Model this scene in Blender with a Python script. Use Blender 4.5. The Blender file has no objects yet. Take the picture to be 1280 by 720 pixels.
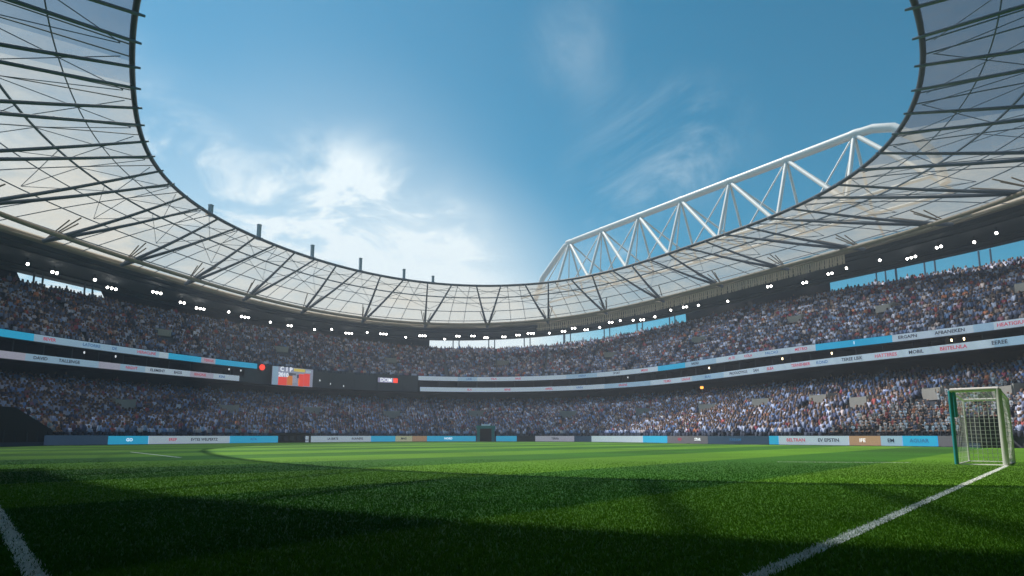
import bpy, math, random
import numpy as np
from math import radians as R, sin, cos, pi

rng = np.random.default_rng(7)
random.seed(7)
scn = bpy.context.scene
COL = scn.collection

# ------------------------------------------------------------------ camera
EYE = 0.93
cam = bpy.data.cameras.new('camera')
cam.sensor_width = 36.0
cam.lens = 36.0 * 760 / 1280
cam.shift_y = 0.0611           # a shift lens keeps the uprights nearly parallel
PITCH = 8.0
cam.clip_start = 0.05
cam.clip_end = 6000
camo = bpy.data.objects.new('camera', cam)
camo.location = (0, 0, EYE)
camo.rotation_euler = (R(90 + PITCH), 0, 0)
COL.objects.link(camo)
scn.camera = camo

# ------------------------------------------------------------------ light
SUN_AZ, SUN_EL = R(-52), R(60)          # azimuth from +Y, clockwise positive
SKY_STRENGTH = 0.10
w = bpy.data.worlds.new('World')
scn.world = w
w.use_nodes = True
nt = w.node_tree
nt.nodes.clear()
def N(tree, typ, **kw):
    n = tree.nodes.new(typ)
    for k, v in kw.items():
        if k == 'inputs':
            for i, x in v.items():
                n.inputs[i].default_value = x
        else:
            setattr(n, k, v)
    return n
sky = N(nt, 'ShaderNodeTexSky', sky_type='NISHITA', sun_disc=False, sun_elevation=SUN_EL,
        sun_rotation=SUN_AZ, altitude=200, air_density=1.0, dust_density=0.5, ozone_density=1.0)
tc = N(nt, 'ShaderNodeTexCoord')
def sky_dir(az, el):
    az, el = R(az), R(el)
    return (sin(az) * cos(el), cos(az) * cos(el), sin(el))
def vmath(tree, op, a, b=None):
    n = N(tree, 'ShaderNodeVectorMath', operation=op)
    for i, x in enumerate((a, b)):
        if x is None: continue
        if hasattr(x, 'is_linked'): tree.links.new(x, n.inputs[i])
        else: n.inputs[i].default_value = x
    return n
def math_(tree, op, a, b=None, clamp=False):
    n = N(tree, 'ShaderNodeMath', operation=op, use_clamp=clamp)
    for i, x in enumerate((a, b)):
        if x is None: continue
        if hasattr(x, 'is_linked'): tree.links.new(x, n.inputs[i])
        else: n.inputs[i].default_value = x
    return n.outputs[0]
def ramp(tree, f, a, b):
    n = N(tree, 'ShaderNodeMapRange', interpolation_type='SMOOTHSTEP')
    tree.links.new(f, n.inputs['Value'])
    n.inputs['From Min'].default_value = a
    n.inputs['From Max'].default_value = b
    return n.outputs[0]
D = tc.outputs['Generated']
# noise over a far flat cloud layer (direction divided by its height)
sep = N(nt, 'ShaderNodeSeparateXYZ'); nt.links.new(D, sep.inputs[0])
hz = math_(nt, 'MAXIMUM', math_(nt, 'ADD', sep.outputs[2], 0.12), 0.05)
comb = N(nt, 'ShaderNodeCombineXYZ')
nt.links.new(math_(nt, 'DIVIDE', sep.outputs[0], hz), comb.inputs[0])
nt.links.new(math_(nt, 'DIVIDE', sep.outputs[1], hz), comb.inputs[1])
def cloud_noise(scale, detail, rough, dist, off=(0, 0, 0), stretch=(1, 1, 1)):
    mp = N(nt, 'ShaderNodeMapping'); nt.links.new(comb.outputs[0], mp.inputs[0])
    mp.inputs['Location'].default_value = off; mp.inputs['Scale'].default_value = stretch
    n = N(nt, 'ShaderNodeTexNoise'); nt.links.new(mp.outputs[0], n.inputs['Vector'])
    n.inputs['Scale'].default_value = scale; n.inputs['Detail'].default_value = detail
    n.inputs['Roughness'].default_value = rough; n.inputs['Distortion'].default_value = dist
    return n.outputs['Fac']
def patch(az, el, rad, soft):
    d = vmath(nt, 'DISTANCE', D, sky_dir(az, el)).outputs['Value']
    return ramp(nt, d, rad + soft, max(rad - soft, 0.0))
def addm(*xs):
    r = xs[0]
    for x in xs[1:]: r = math_(nt, 'ADD', r, x)
    return r
def mul(a, b): return math_(nt, 'MULTIPLY', a, b)
puff = cloud_noise(2.1, 9, 0.62, 0.5, (3.1, 1.7, 0))
wisp = cloud_noise(1.9, 8, 0.66, 1.3, (0.4, 5.2, 0), (1.0, 0.55, 1))
left = addm(mul(patch(-14, 19, .07, .11), .95), mul(patch(-10, 15, .08, .12), .8), mul(patch(-19, 22, .03, .09), .6), mul(patch(-31, 22, .03, .08), .7),
            mul(patch(-26, 16, .10, .14), .8), mul(patch(-36, 14, .14, .16), .9), mul(patch(-48, 13, .22, .22), 1.0))
right = addm(mul(patch(13, 25, .06, .10), .5), mul(patch(18, 26, .03, .09), .4), mul(patch(6.5, 34.5, .03, .07), .45), mul(patch(9, 16.5, .03, .06), .95))
f1 = mul(left, ramp(nt, puff, 0.43, 0.68))
f2 = mul(right, mul(ramp(nt, wisp, 0.42, 0.76), .7))
glow = addm(mul(patch(-18, 11, .08, .36), 0.60), mul(patch(-52, 13, .22, .30), .5), mul(patch(-22, 27, .10, .50), .07), mul(patch(-2, 8, .05, .26), .45), mul(patch(-8, 13, .06, .20), .38), mul(patch(0, 7.5, .06, .10), .5))      # thin bright veil low in the sky on the left
cf = math_(nt, 'MINIMUM', addm(f1, f2, glow), 0.96)
mix = N(nt, 'ShaderNodeMix', data_type='RGBA')
nt.links.new(cf, mix.inputs['Factor'])
gam = N(nt, 'ShaderNodeGamma', inputs={'Gamma': 1.45})
nt.links.new(sky.outputs[0], gam.inputs['Color'])
hsv = N(nt, 'ShaderNodeHueSaturation', inputs={'Hue': 0.462, 'Saturation': 1.38, 'Value': 0.48})
nt.links.new(gam.outputs[0], hsv.inputs['Color'])
nt.links.new(hsv.outputs[0], mix.inputs['A'])
mix.inputs['B'].default_value = (9.0, 10.0, 10.3, 1)
bg = N(nt, 'ShaderNodeBackground', inputs={'Strength': SKY_STRENGTH})
nt.links.new(mix.outputs['Result'], bg.inputs[0])
wo = N(nt, 'ShaderNodeOutputWorld')
nt.links.new(bg.outputs[0], wo.inputs[0])

sun = bpy.data.lights.new('sun', 'SUN')
sun.energy = 4.6
sun.angle = R(1.0)
sun.color = (1.0, 0.93, 0.82)
suno = bpy.data.objects.new('sun', sun)
sd = (sin(SUN_AZ) * cos(SUN_EL), cos(SUN_AZ) * cos(SUN_EL), sin(SUN_EL))
from mathutils import Vector
suno.rotation_euler = Vector(sd).to_track_quat('Z', 'Y').to_euler()
suno.location = (-60, 40, 120)
COL.objects.link(suno)

vs = scn.view_settings
scn.display_settings.display_device = 'sRGB'
vs.view_transform = 'Standard'
vs.look = 'None'
vs.exposure = 0.12
vs.gamma = 1.0
vs.use_curve_mapping = False
scn.cycles.max_bounces = 6
scn.cycles.diffuse_bounces = 3
scn.cycles.transparent_max_bounces = 12
scn.cycles.use_denoising = True

# ------------------------------------------------------------------ materials
def new_mat(name):
    m = bpy.data.materials.new(name)
    m.use_nodes = True
    t = m.node_tree
    return m, t, t.nodes['Principled BSDF']
def mat(name, c, rough=0.6, metal=0.0, var=0.15, scale=4.0, bump=0.0, emit=None, es=0.0, spec=0.4):
    m, t, b = new_mat(name)
    b.inputs['Roughness'].default_value = rough
    b.inputs['Metallic'].default_value = metal
    b.inputs['Specular IOR Level'].default_value = spec
    g = N(t, 'ShaderNodeTexCoord')
    n = N(t, 'ShaderNodeTexNoise', inputs={'Scale': scale, 'Detail': 5.0, 'Roughness': 0.6})
    t.links.new(g.outputs['Object'], n.inputs['Vector'])
    mx = N(t, 'ShaderNodeMix', data_type='RGBA')
    t.links.new(n.outputs['Fac'], mx.inputs['Factor'])
    mx.inputs['A'].default_value = (*[x * (1 - var) for x in c], 1)
    mx.inputs['B'].default_value = (*[min(1, x * (1 + var)) for x in c], 1)
    t.links.new(mx.outputs['Result'], b.inputs['Base Color'])
    if bump:
        bp = N(t, 'ShaderNodeBump', inputs={'Strength': bump, 'Distance': 0.02})
        t.links.new(n.outputs['Fac'], bp.inputs['Height'])
        t.links.new(bp.outputs[0], b.inputs['Normal'])
    if emit:
        b.inputs['Emission Color'].default_value = (*emit, 1)
        b.inputs['Emission Strength'].default_value = es
    return m
M = {}
M['steel'] = mat('roof steel', (.15, .19, .26), .45, .0, .2, .6)
M['steel_tan'] = mat('sand painted steel', (.40, .33, .26), .5, 0, .2, .5)
M['mast'] = mat('pale grey mast paint', (.30, .35, .40), .5, 0, .15, 1)
M['baluster'] = mat('cream baluster paint', (.62, .54, .44), .6, 0, .15, 1)
M['white_steel'] = mat('white painted steel', (.82, .82, .80), .4, 0, .06, .3)
M['rim'] = mat('dark rim steel', (.05, .06, .075), .45, 0, .2, 1)
M['concrete'] = mat('terrace concrete', (.15, .16, .19), .85, 0, .3, .35, .3)
M['pale_wall'] = mat('pale vomitory wall', (.42, .40, .38), .8, 0, .15, .8)
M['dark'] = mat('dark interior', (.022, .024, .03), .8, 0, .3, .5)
M['gap_wall'] = mat('grey media wall', (.10, .11, .125), .7, 0, .15, .4)
M['black'] = mat('black cover', (.008, .008, .010), .7, 0, .3, 1)
M['navy'] = mat('navy board', (.03, .055, .10), .6, 0, .3, 2)
M['teal'] = mat('teal paint', (.03, .34, .42), .45, 0, .15, 3)
M['cream'] = mat('white goal paint', (.84, .82, .82), .28, 0, .04, 3, 0, None, 0, .7)
M['net'] = mat('net cord', (.86, .85, .87), .8, 0, .05, 9)
M['housing'] = mat('lamp housing', (.04, .045, .05), .5, 0, .2, 2)
M['lens'] = mat('lit lamp glass', (.9, .9, .9), .3, 0, .0, 1, 0, (1.0, .97, .90), 14)
M['warm_lens'] = mat('warm lamp glass', (.9, .8, .6), .3, 0, .0, 1, 0, (1.0, .78, .42), 6)
M['red_lens'] = mat('red lit sign', (.6, .03, .02), .4, 0, .0, 1, 0, (1.0, .07, .04), 1.1)
M['letter_dark'] = mat('dark lettering', (.02, .04, .10), .6, 0, 0, 1)
M['letter_red'] = mat('red lettering', (.55, .05, .10), .6, 0, 0, 1, 0, (.7, .10, .16), .35)
M['letter_blue'] = mat('blue lettering', (.05, .20, .45), .6, 0, 0, 1, 0, (.08, .3, .6), .2)
M['letter_white'] = mat('white lettering', (.85, .88, .9), .6, 0, 0, 1, 0, (.9, .95, 1), .8)
def led(name, c, e):
    return mat(name, c, .5, 0, .10, .9, 0, c, e)
LED = {
 'white': led('white led face', (.60, .70, .82), .36),
 'pale': led('pale blue led face', (.42, .60, .78), .33),
 'cyan': led('cyan led face', (.03, .42, .70), .50),
 'pink': led('pink led face', (.58, .54, .66), .32),
 'navy': led('navy led face', (.06, .11, .20), .2),
 'dark': led('dark led face', (.03, .035, .05), .1),
 'orange': led('orange led face', (.62, .36, .22), .3),
 'yellow': led('yellow led face', (.62, .60, .40), .35),
 'red': led('red led face', (.80, .07, .05), .7),
 'brown': led('brown led face', (.22, .20, .24), .2),
}

def membrane_mat(name, thru, scat, lo, hi):
    m, t, b = new_mat(name)
    t.nodes.remove(b)
    out = t.nodes['Material Output']
    g = N(t, 'ShaderNodeTexCoord')
    n = N(t, 'ShaderNodeTexNoise', inputs={'Scale': .10, 'Detail': 7.0, 'Roughness': .6})
    t.links.new(g.outputs['Object'], n.inputs['Vector'])
    n2 = N(t, 'ShaderNodeTexNoise', inputs={'Scale': 1.4, 'Detail': 3.0})
    t.links.new(g.outputs['Object'], n2.inputs['Vector'])
    tr = N(t, 'ShaderNodeBsdfTransparent', inputs={'Color': (*thru, 1)})
    tl = N(t, 'ShaderNodeBsdfTranslucent', inputs={'Color': (*scat, 1)})
    df = N(t, 'ShaderNodeBsdfDiffuse', inputs={'Color': (.40, .39, .38, 1)})
    m1 = N(t, 'ShaderNodeMixShader', inputs={0: .30})
    t.links.new(tl.outputs[0], m1.inputs[1]); t.links.new(df.outputs[0], m1.inputs[2])
    m2 = N(t, 'ShaderNodeMixShader')
    mr = N(t, 'ShaderNodeMapRange', inputs={'From Min': .3, 'From Max': .7, 'To Min': lo, 'To Max': hi})
    t.links.new(n.outputs['Fac'], mr.inputs[0])
    mr2 = N(t, 'ShaderNodeMapRange', inputs={'From Min': .3, 'From Max': .7, 'To Min': -.03, 'To Max': .03})
    t.links.new(n2.outputs['Fac'], mr2.inputs[0])
    t.links.new(math_(t, 'ADD', mr.outputs[0], mr2.outputs[0]), m2.inputs[0])
    t.links.new(tr.outputs[0], m2.inputs[1]); t.links.new(m1.outputs[0], m2.inputs[2])
    t.links.new(m2.outputs[0], out.inputs[0])
    return m
M['membrane'] = membrane_mat('translucent roof sheet', (.70, .76, .81), (.84, .68, .49), .30, .56)
M['half_shade_tinted'] = membrane_mat('half smoked roof sheet', (.58, .64, .70), (.56, .47, .36), .26, .42)  # stepped darker tints paint the view's dim upper corners into the sheet
M['smoked'] = membrane_mat('smoked roof sheet', (.42, .50, .57), (.30, .27, .24), .22, .36)  # darkest step, corner dimness put into its colour

GD = (.6745, .738)                  # goal line direction on the ground
GN = (-.738, .6745)                 # touch line direction
def grass_nodes(t, b, blades):
    g = N(t, 'ShaderNodeNewGeometry')
    s = N(t, 'ShaderNodeSeparateXYZ'); t.links.new(g.outputs['Position'], s.inputs[0])
    # mowing stripes run along the goal line, 5.2 m wide
    a = math_(t, 'ADD', math_(t, 'MULTIPLY', s.outputs[0], GN[0]), math_(t, 'MULTIPLY', s.outputs[1], GN[1]))
    nz = N(t, 'ShaderNodeTexNoise', inputs={'Scale': .8, 'Detail': 6.0, 'Roughness': .65})
    t.links.new(g.outputs['Position'], nz.inputs['Vector'])
    wob = math_(t, 'ADD', a, math_(t, 'MULTIPLY', nz.outputs['Fac'], .35))
    st = math_(t, 'SINE', math_(t, 'MULTIPLY', wob, pi / 5.2))
    stripe = ramp(t, st, -.12, .12)
    big = N(t, 'ShaderNodeTexNoise', inputs={'Scale': .09, 'Detail': 5.0, 'Roughness': .6})
    t.links.new(g.outputs['Position'], big.inputs['Vector'])
    fine = N(t, 'ShaderNodeTexNoise', inputs={'Scale': 26.0, 'Detail': 5.0, 'Roughness': .7})
    t.links.new(g.outputs['Position'], fine.inputs['Vector'])
    c1 = N(t, 'ShaderNodeMix', data_type='RGBA')
    c1.inputs['A'].default_value = (.038, .142, .010, 1)
    c1.inputs['B'].default_value = (.098, .240, .012, 1)
    t.links.new(stripe, c1.inputs['Factor'])
    c2 = N(t, 'ShaderNodeMix', data_type='RGBA', blend_type='MULTIPLY')
    c2.inputs['Factor'].default_value = 1
    t.links.new(c1.outputs['Result'], c2.inputs['A'])
    v = math_(t, 'ADD', math_(t, 'MULTIPLY', ramp(t, big.outputs['Fac'], .3, .7), .45),
              math_(t, 'MULTIPLY', ramp(t, fine.outputs['Fac'], .3, .7), .34))
    v = math_(t, 'ADD', v, .6)
    cv = N(t, 'ShaderNodeCombineColor')
    for i in range(3): t.links.new(v, cv.inputs[i])
    t.links.new(cv.outputs[0], c2.inputs['B'])
    t.links.new(c2.outputs['Result'], b.inputs['Base Color'])
    b.inputs['Roughness'].default_value = .75
    b.inputs['Specular IOR Level'].default_value = .15
    if not blades:
        bp = N(t, 'ShaderNodeBump', inputs={'Strength': .8, 'Distance': .03})
        t.links.new(fine.outputs['Fac'], bp.inputs['Height'])
        t.links.new(bp.outputs[0], b.inputs['Normal'])
    return c2
m, t, b = new_mat('pitch grass'); grass_nodes(t, b, False); M['grass'] = m
m, t, b = new_mat('grass blades'); c2 = grass_nodes(t, b, True); M['blades'] = m
at = N(t, 'ShaderNodeAttribute', attribute_name='paint')
mxp = N(t, 'ShaderNodeMix', data_type='RGBA'); t.links.new(at.outputs['Fac'], mxp.inputs['Factor'])
t.links.new(c2.outputs['Result'], mxp.inputs['A']); mxp.inputs['B'].default_value = (.70, .74, .72, 1)
t.links.new(mxp.outputs['Result'], b.inputs['Base Color'])
tlb = N(t, 'ShaderNodeBsdfTranslucent'); t.links.new(mxp.outputs['Result'], tlb.inputs['Color'])
mxs = N(t, 'ShaderNodeMixShader', inputs={0: .45}); t.links.new(b.outputs[0], mxs.inputs[1]); t.links.new(tlb.outputs[0], mxs.inputs[2])
t.links.new(mxs.outputs[0], t.nodes['Material Output'].inputs[0])
m, t, b = new_mat('line paint')
g = N(t, 'ShaderNodeNewGeometry')
n = N(t, 'ShaderNodeTexNoise', inputs={'Scale': 16.0, 'Detail': 6.0, 'Roughness': .7}); t.links.new(g.outputs['Position'], n.inputs['Vector'])
mx = N(t, 'ShaderNodeMix', data_type='RGBA'); t.links.new(ramp(t, n.outputs['Fac'], .34, .54), mx.inputs['Factor'])
mx.inputs['A'].default_value = (.16, .28, .15, 1); mx.inputs['B'].default_value = (.76, .79, .76, 1)
t.links.new(mx.outputs['Result'], b.inputs['Base Color']); b.inputs['Roughness'].default_value = .9
M['line'] = m
M['ground'] = mat('ground soil', (.16, .16, .15), .9, 0, .3, .02)
M['apron'] = mat('track surface', (.05, .085, .05), .9, 0, .3, .5)

# crowd: clothing colour is stored per person
m, t, b = new_mat('crowd clothing')
at = N(t, 'ShaderNodeAttribute', attribute_name='tone'); t.links.new(at.outputs['Color'], b.inputs['Base Color'])
b.inputs['Roughness'].default_value = .85; b.inputs['Specular IOR Level'].default_value = .2
M['crowd'] = m
LED['gold'] = led('gold picture', (.80, .62, .12), .5); LED['amber'] = led('amber picture', (.80, .25, .05), .5)
M['aisle'] = mat('pale aisle steps', (.26, .265, .28), .85, 0, .2, .8)
m, t, b = new_mat('shirt cloth')
oi = N(t, 'ShaderNodeObjectInfo')
tcn = N(t, 'ShaderNodeTexCoord'); nn = N(t, 'ShaderNodeTexNoise', inputs={'Scale': 30.0, 'Detail': 3.0}); t.links.new(tcn.outputs['Object'], nn.inputs['Vector'])
mx = N(t, 'ShaderNodeMix', data_type='RGBA', blend_type='MULTIPLY'); mx.inputs['Factor'].default_value = .3
t.links.new(oi.outputs['Color'], mx.inputs['A']); t.links.new(nn.outputs['Color'], mx.inputs['B'])
t.links.new(mx.outputs['Result'], b.inputs['Base Color']); b.inputs['Roughness'].default_value = .85
M['shirt'] = m
M['skin'] = mat('skin', (.42, .25, .18), .6, 0, .12, 12)
M['trousers'] = mat('dark trousers', (.035, .04, .06), .85, 0, .3, 12)
M['hair'] = mat('dark hair', (.035, .024, .018), .7, 0, .3, 20)

# ------------------------------------------------------------------ helpers
class MB:
    def __init__(s): s.v = []; s.f = []; s.mi = []
    def add(s, vs, fs, mi=0):
        o = len(s.v); s.v += [tuple(map(float, p)) for p in vs]
        s.f += [tuple(i + o for i in f) for f in fs]; s.mi += [mi] * len(fs)
    def box(s, c, size, rz=0, mi=0, tilt=0):
        sx, sy, sz = [x / 2 for x in size]; vs = []
        for dz in (-sz, sz):
            for dx, dy in ((-sx, -sy), (sx, -sy), (sx, sy), (-sx, sy)):
                y, z = dy * cos(tilt) - dz * sin(tilt), dy * sin(tilt) + dz * cos(tilt)
                vs.append((c[0] + dx * cos(rz) - y * sin(rz), c[1] + dx * sin(rz) + y * cos(rz), c[2] + z))
        s.add(vs, [(3, 2, 1, 0), (4, 5, 6, 7), (0, 1, 5, 4), (1, 2, 6, 5), (2, 3, 7, 6), (3, 0, 4, 7)], mi)
    def tube(s, pts, r, n=6, mi=0, closed=False):
        P = [Vector(p) for p in pts]; L = len(P); vs = []
        rr = r if hasattr(r, '__len__') else [r] * L
        for i, p in enumerate(P):
            a = P[(i - 1) % L] if (closed or i > 0) else P[i]
            c = P[(i + 1) % L] if (closed or i < L - 1) else P[i]
            d = (c - a).normalized()
            up = Vector((0, 0, 1)) if abs(d.z) < .95 else Vector((1, 0, 0))
            x = d.cross(up).normalized(); y = x.cross(d)
            for k in range(n):
                an = 2 * pi * (k + .5) / n
                vs.append(p + (x * cos(an) + y * sin(an)) * rr[i])
        fs = []
        for i in range(L if closed else L - 1):
            j = (i + 1) % L
            for k in range(n):
                q = (k + 1) % n
                fs.append((i * n + k, j * n + k, j * n + q, i * n + q))
        if not closed:                      # end caps keep their own vertices so that smooth sides stay round
            o2 = len(vs); vs += vs[:n] + vs[(L - 1) * n:L * n]
            fs.append(tuple(o2 + k for k in range(n))); fs.append(tuple(o2 + n + k for k in reversed(range(n))))
        s.add(vs, fs, mi)
    def sheet(s, rows, closed=False, mi=0):
        n = len(rows[0]); vs = [p for r in rows for p in r]; fs = []
        for i in range(len(rows) - 1):
            for k in range(n if closed else n - 1):
                q = (k + 1) % n
                fs.append((i * n + k, i * n + q, (i + 1) * n + q, (i + 1) * n + k))
        s.add(vs, fs, mi)
    def build(s, name, mats, parent=None, smooth=False):
        me = bpy.data.meshes.new(name)
        me.from_pydata(s.v, [], s.f)
        for x in (mats if isinstance(mats, (list, tuple)) else [mats]): me.materials.append(x)
        if any(s.mi): me.polygons.foreach_set('material_index', s.mi)
        if smooth: me.polygons.foreach_set('use_smooth', [True] * len(s.f))
        me.update()
        o = bpy.data.objects.new(name, me); COL.objects.link(o)
        if parent:
            o.parent = parent
            o.matrix_parent_inverse = parent.matrix_basis.inverted()
        return o
def tag(o, label=None, cat=None, group=None, kind=None):
    for k, v in (('label', label), ('category', cat), ('group', group), ('kind', kind)):
        if v: o[k] = v
    return o
def thing(name, label, cat, loc=(0, 0, 0), group=None):
    o = bpy.data.objects.new(name, None); o.location = loc; o.empty_display_size = .3
    COL.objects.link(o)
    return tag(o, label, cat, group)
def copy_tree(o, loc, rz=None):
    c = o.copy(); COL.objects.link(c); c.location = loc
    if rz is not None: c.rotation_euler = (0, 0, rz)
    for ch in o.children:
        d = ch.copy(); COL.objects.link(d); d.parent = c
    return c

# plan curves of the bowl: radius about the bowl's middle as a short Fourier series
CX, CY = -2.0, 62.0
Q = {'inner': [38.275, .754, 1.762, -3.505, -2.218, .514, -.448, 1.183, -.151],
     'outer': [68.58, 2.122, -6.383, -8.052, -.853, 1.85, .179, 1.755, 1.601],
     'fascia': [75.906, 1.484, -7.715, -6.176, -.98, 2.104, -.378, 1.893, 1.199],
     'crest': [78.287, 3.788, -10.747, -6.017, .829, 1.914, -2.459, 4.324, 1.385],
     'rib1': [64.667, -2.15, -14.696, -9.705, -3.165, .635, -1.983, .976, -.494],
     'rib2': [62.108, -3.768, -15.956, -9.779, -2.396, -.714, -1.957, -.131, .089]}
ZT = {'inner': (27, 0), 'outer': (24, .22), 'fascia': (21.5, .22), 'crest': (20.4, .24), 'rib1': (12, 0), 'rib2': (9.4, 0)}
def rad(k, ph):
    q = Q[k]; r = q[0]
    for n in range(1, 5): r = r + q[2 * n - 1] * np.cos(n * ph) + q[2 * n] * np.sin(n * ph)
    return r
def hgt(k, ph):
    D_, a = ZT[k]
    d = (ph - R(20) + pi) % (2 * pi) - pi
    return EYE + D_ * (1 + a * np.exp(-(d / R(48)) ** 2))
def pt(k, ph, dr=0., dz=0.):
    r = rad(k, ph) + dr
    return (CX + r * math.cos(ph), CY + r * math.sin(ph), float(hgt(k, ph)) + dz)
def at_r(r, ph, z): return (CX + r * math.cos(ph), CY + r * math.sin(ph), z)
def board_r(ph): return rad('rib2', ph) - 15.0
def px_of(p):
    th = R(PITCH); x, y, z = p[0], p[1], p[2] - EYE
    d = y * cos(th) + z * sin(th); u = -y * sin(th) + z * cos(th)
    return (640 + 760 * x / d, 438.2 - 760 * u / d, d)
SEG = 256
PH = [2 * pi * i / SEG for i in range(SEG)]

# ------------------------------------------------------------------ ground, pitch, markings
g = MB(); g.add([(-3000, -3000, -.03), (3000, -3000, -.03), (3000, 3000, -.03), (-3000, 3000, -.03)], [(0, 1, 2, 3)])
tag(g.build('ground', M['ground']), kind='structure')
g = MB(); ring = [at_r(board_r(p) - .6, p, 0) for p in PH]
g.add([(CX, CY, 0)] + ring, [(0, i + 1, (i + 1) % SEG + 1) for i in range(SEG)])
tag(g.build('pitch', M['grass']), kind='structure')
g = MB(); g.sheet([[at_r(board_r(p) - .6, p, -.004) for p in PH], [at_r(board_r(p) + 1.2, p, -.004) for p in PH]], True)
tag(g.build('track', M['apron']), kind='structure')

LINES = []
def line(name, a, b, wd=.12):
    a, b = np.array(a, float), np.array(b, float); d = (b - a) / np.linalg.norm(b - a); n = np.array([-d[1], d[0]]) * wd / 2
    mb = MB(); K = max(2, int(np.linalg.norm(b - a) / .5))
    L_ = [tuple(a + (b - a) * i / K + n) + (.004,) for i in range(K + 1)]
    R_ = [tuple(a + (b - a) * i / K - n) + (.004,) for i in range(K + 1)]
    mb.sheet([R_, L_]); tag(mb.build(name, M['line']), kind='structure'); LINES.append((a, b, wd))
line('goal_line', (-.78, 1.58), (15.66, 19.57))
line('touch_line', (-.78, 1.58), (-27.7, 31.2))
line('penalty_area_line', (-14.4, 26.8), (-22.4, 36.2), .14)
line('goal_area_line', (14.0, 21.7), (9.6, 22.4), .10)

# blades of grass over the near turf
def grass_blades():
    n = 300000
    d = 3.0 + (26 - 3.0) * (1 - np.sqrt(1 - rng.random(n) * .999)) ** 1.15
    x = (rng.random(n) * 2 - 1) * (d * .90 + .4)
    p = np.c_[x, d]
    h = rng.uniform(.016, .034, n) * np.clip(1.15 - p[:, 1] / 30, .3, 1); wd = rng.uniform(.0020, .0038, n) * (1 + d / 7)
    an = rng.random(n) * 2 * pi; ln = rng.normal(0, .45, (n, 2)) * h[:, None]
    dx = np.c_[np.cos(an), np.sin(an)] * wd[:, None]
    z0 = np.zeros((n, 1))
    v0 = np.c_[p - dx, z0]; v1 = np.c_[p + dx, z0]
    v2 = np.c_[p + ln * .45 + dx * .7, h * .6]; v3 = np.c_[p + ln * .45 - dx * .7, h * .6]; v4 = np.c_[p + ln, h]
    V = np.stack([v0, v1, v2, v3, v4], 1).reshape(-1, 3)
    b5 = np.arange(n) * 5
    loops = np.stack([b5, b5 + 1, b5 + 2, b5 + 3, b5 + 3, b5 + 2, b5 + 4], 1).reshape(-1)
    tot = np.tile([4, 3], n); start = np.concatenate([[0], np.cumsum(tot)[:-1]])
    me = bpy.data.meshes.new('turf_blades')
    me.vertices.add(len(V)); me.vertices.foreach_set('co', V.reshape(-1).astype(np.float32))
    me.loops.add(len(loops)); me.loops.foreach_set('vertex_index', loops.astype(np.int32))
    me.polygons.add(len(tot)); me.polygons.foreach_set('loop_start', start.astype(np.int32))
    paint = np.zeros(n)
    for a, b_, wdt in LINES:
        u = (b_ - a) / np.linalg.norm(b_ - a); q = p - a
        along = q @ u; off = np.abs(q @ np.array([-u[1], u[0]]))
        paint = np.maximum(paint, ((off < wdt / 2 + rng.normal(0, .012, n)) & (along > 0) & (along < np.linalg.norm(b_ - a)) & (rng.random(n) < .86)) * 1.0)
    at_ = me.attributes.new('paint', 'FLOAT', 'POINT'); at_.data.foreach_set('value', np.repeat(paint, 5).astype(np.float32))
    me.materials.append(M['blades']); me.update(calc_edges=True); me.validate()
    o = bpy.data.objects.new('turf_blades', me); COL.objects.link(o)
    tag(o, 'short mown grass blades of the near pitch', 'grass', kind='stuff')
grass_blades()

# ------------------------------------------------------------------ stands
NL, NU = 23, 17
LZ0, LZ1 = .85, 7.6
def lower_ra(ph): return board_r(ph) + 1.7
def lower_rb(ph): return rad('rib2', ph) + 4.0
UZ0 = EYE + 12.0 - .35
def upper_ra(ph): return rad('rib1', ph) + .45
def upper_rb(ph): return np.maximum(rad('crest', ph), rad('rib1', ph) + 9.0)
def upper_z1(ph): return hgt('crest', ph) - .8
lower = thing('lower_stand', 'packed lower seating tier curving round the pitch behind the advertising boards', 'grandstand', (CX, CY, 0))
mb = MB(); rows = []
for j in range(NL):
    z = LZ0 + (LZ1 - LZ0) * j / NL
    for e in (0, 1):
        rows.append([at_r(lower_ra(p) + (lower_rb(p) - lower_ra(p)) * (j + e) / NL, p, z) for p in PH])
mb.sheet(rows, True); mb.build('terrace', M['concrete'], lower)
mb = MB(); mb.sheet([[at_r(lower_ra(p) - .02, p, -.03) for p in PH], [at_r(lower_ra(p) - .02, p, LZ0 + .12) for p in PH], [at_r(lower_ra(p) + .12, p, LZ0 + .12) for p in PH], [at_r(lower_ra(p) + .12, p, LZ0 - .1) for p in PH]], True)
mb.build('front_wall', M['concrete'], lower)
mb = MB(); mb.sheet([[at_r(lower_rb(p), p, LZ1 - .4) for p in PH], [at_r(lower_rb(p), p, EYE + 8.5) for p in PH], [at_r(rad('rib2', p) + .25, p, EYE + 8.5) for p in PH]], True)
mb.build('rear_wall', M['dark'], lower)

mid = thing('box_tier', 'dark hospitality level with recessed boxes between the two ribbon boards', 'grandstand', (CX, CY, EYE + 8))
pp_ = [R(138.3 + (360 + 105.5 - 138.3) * i / 240) for i in range(241)]
mb = MB(); b1 = lambda p: max(rad('rib1', p), rad('rib2', p)) + 4.2
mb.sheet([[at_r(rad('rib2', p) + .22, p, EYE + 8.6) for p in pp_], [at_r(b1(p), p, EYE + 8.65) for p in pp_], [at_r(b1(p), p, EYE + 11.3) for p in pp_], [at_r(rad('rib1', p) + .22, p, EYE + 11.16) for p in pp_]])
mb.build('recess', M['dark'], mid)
mb = MB(); mb.sheet([[at_r(rad('rib2', p) + .2, p, EYE + 8.55) for p in pp_], [at_r(rad('rib2', p) + .2, p, EYE + 9.38) for p in pp_], [at_r(rad('rib2', p) + .45, p, EYE + 9.38) for p in pp_], [at_r(rad('rib2', p) + .45, p, EYE + 8.75) for p in pp_]])
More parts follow.
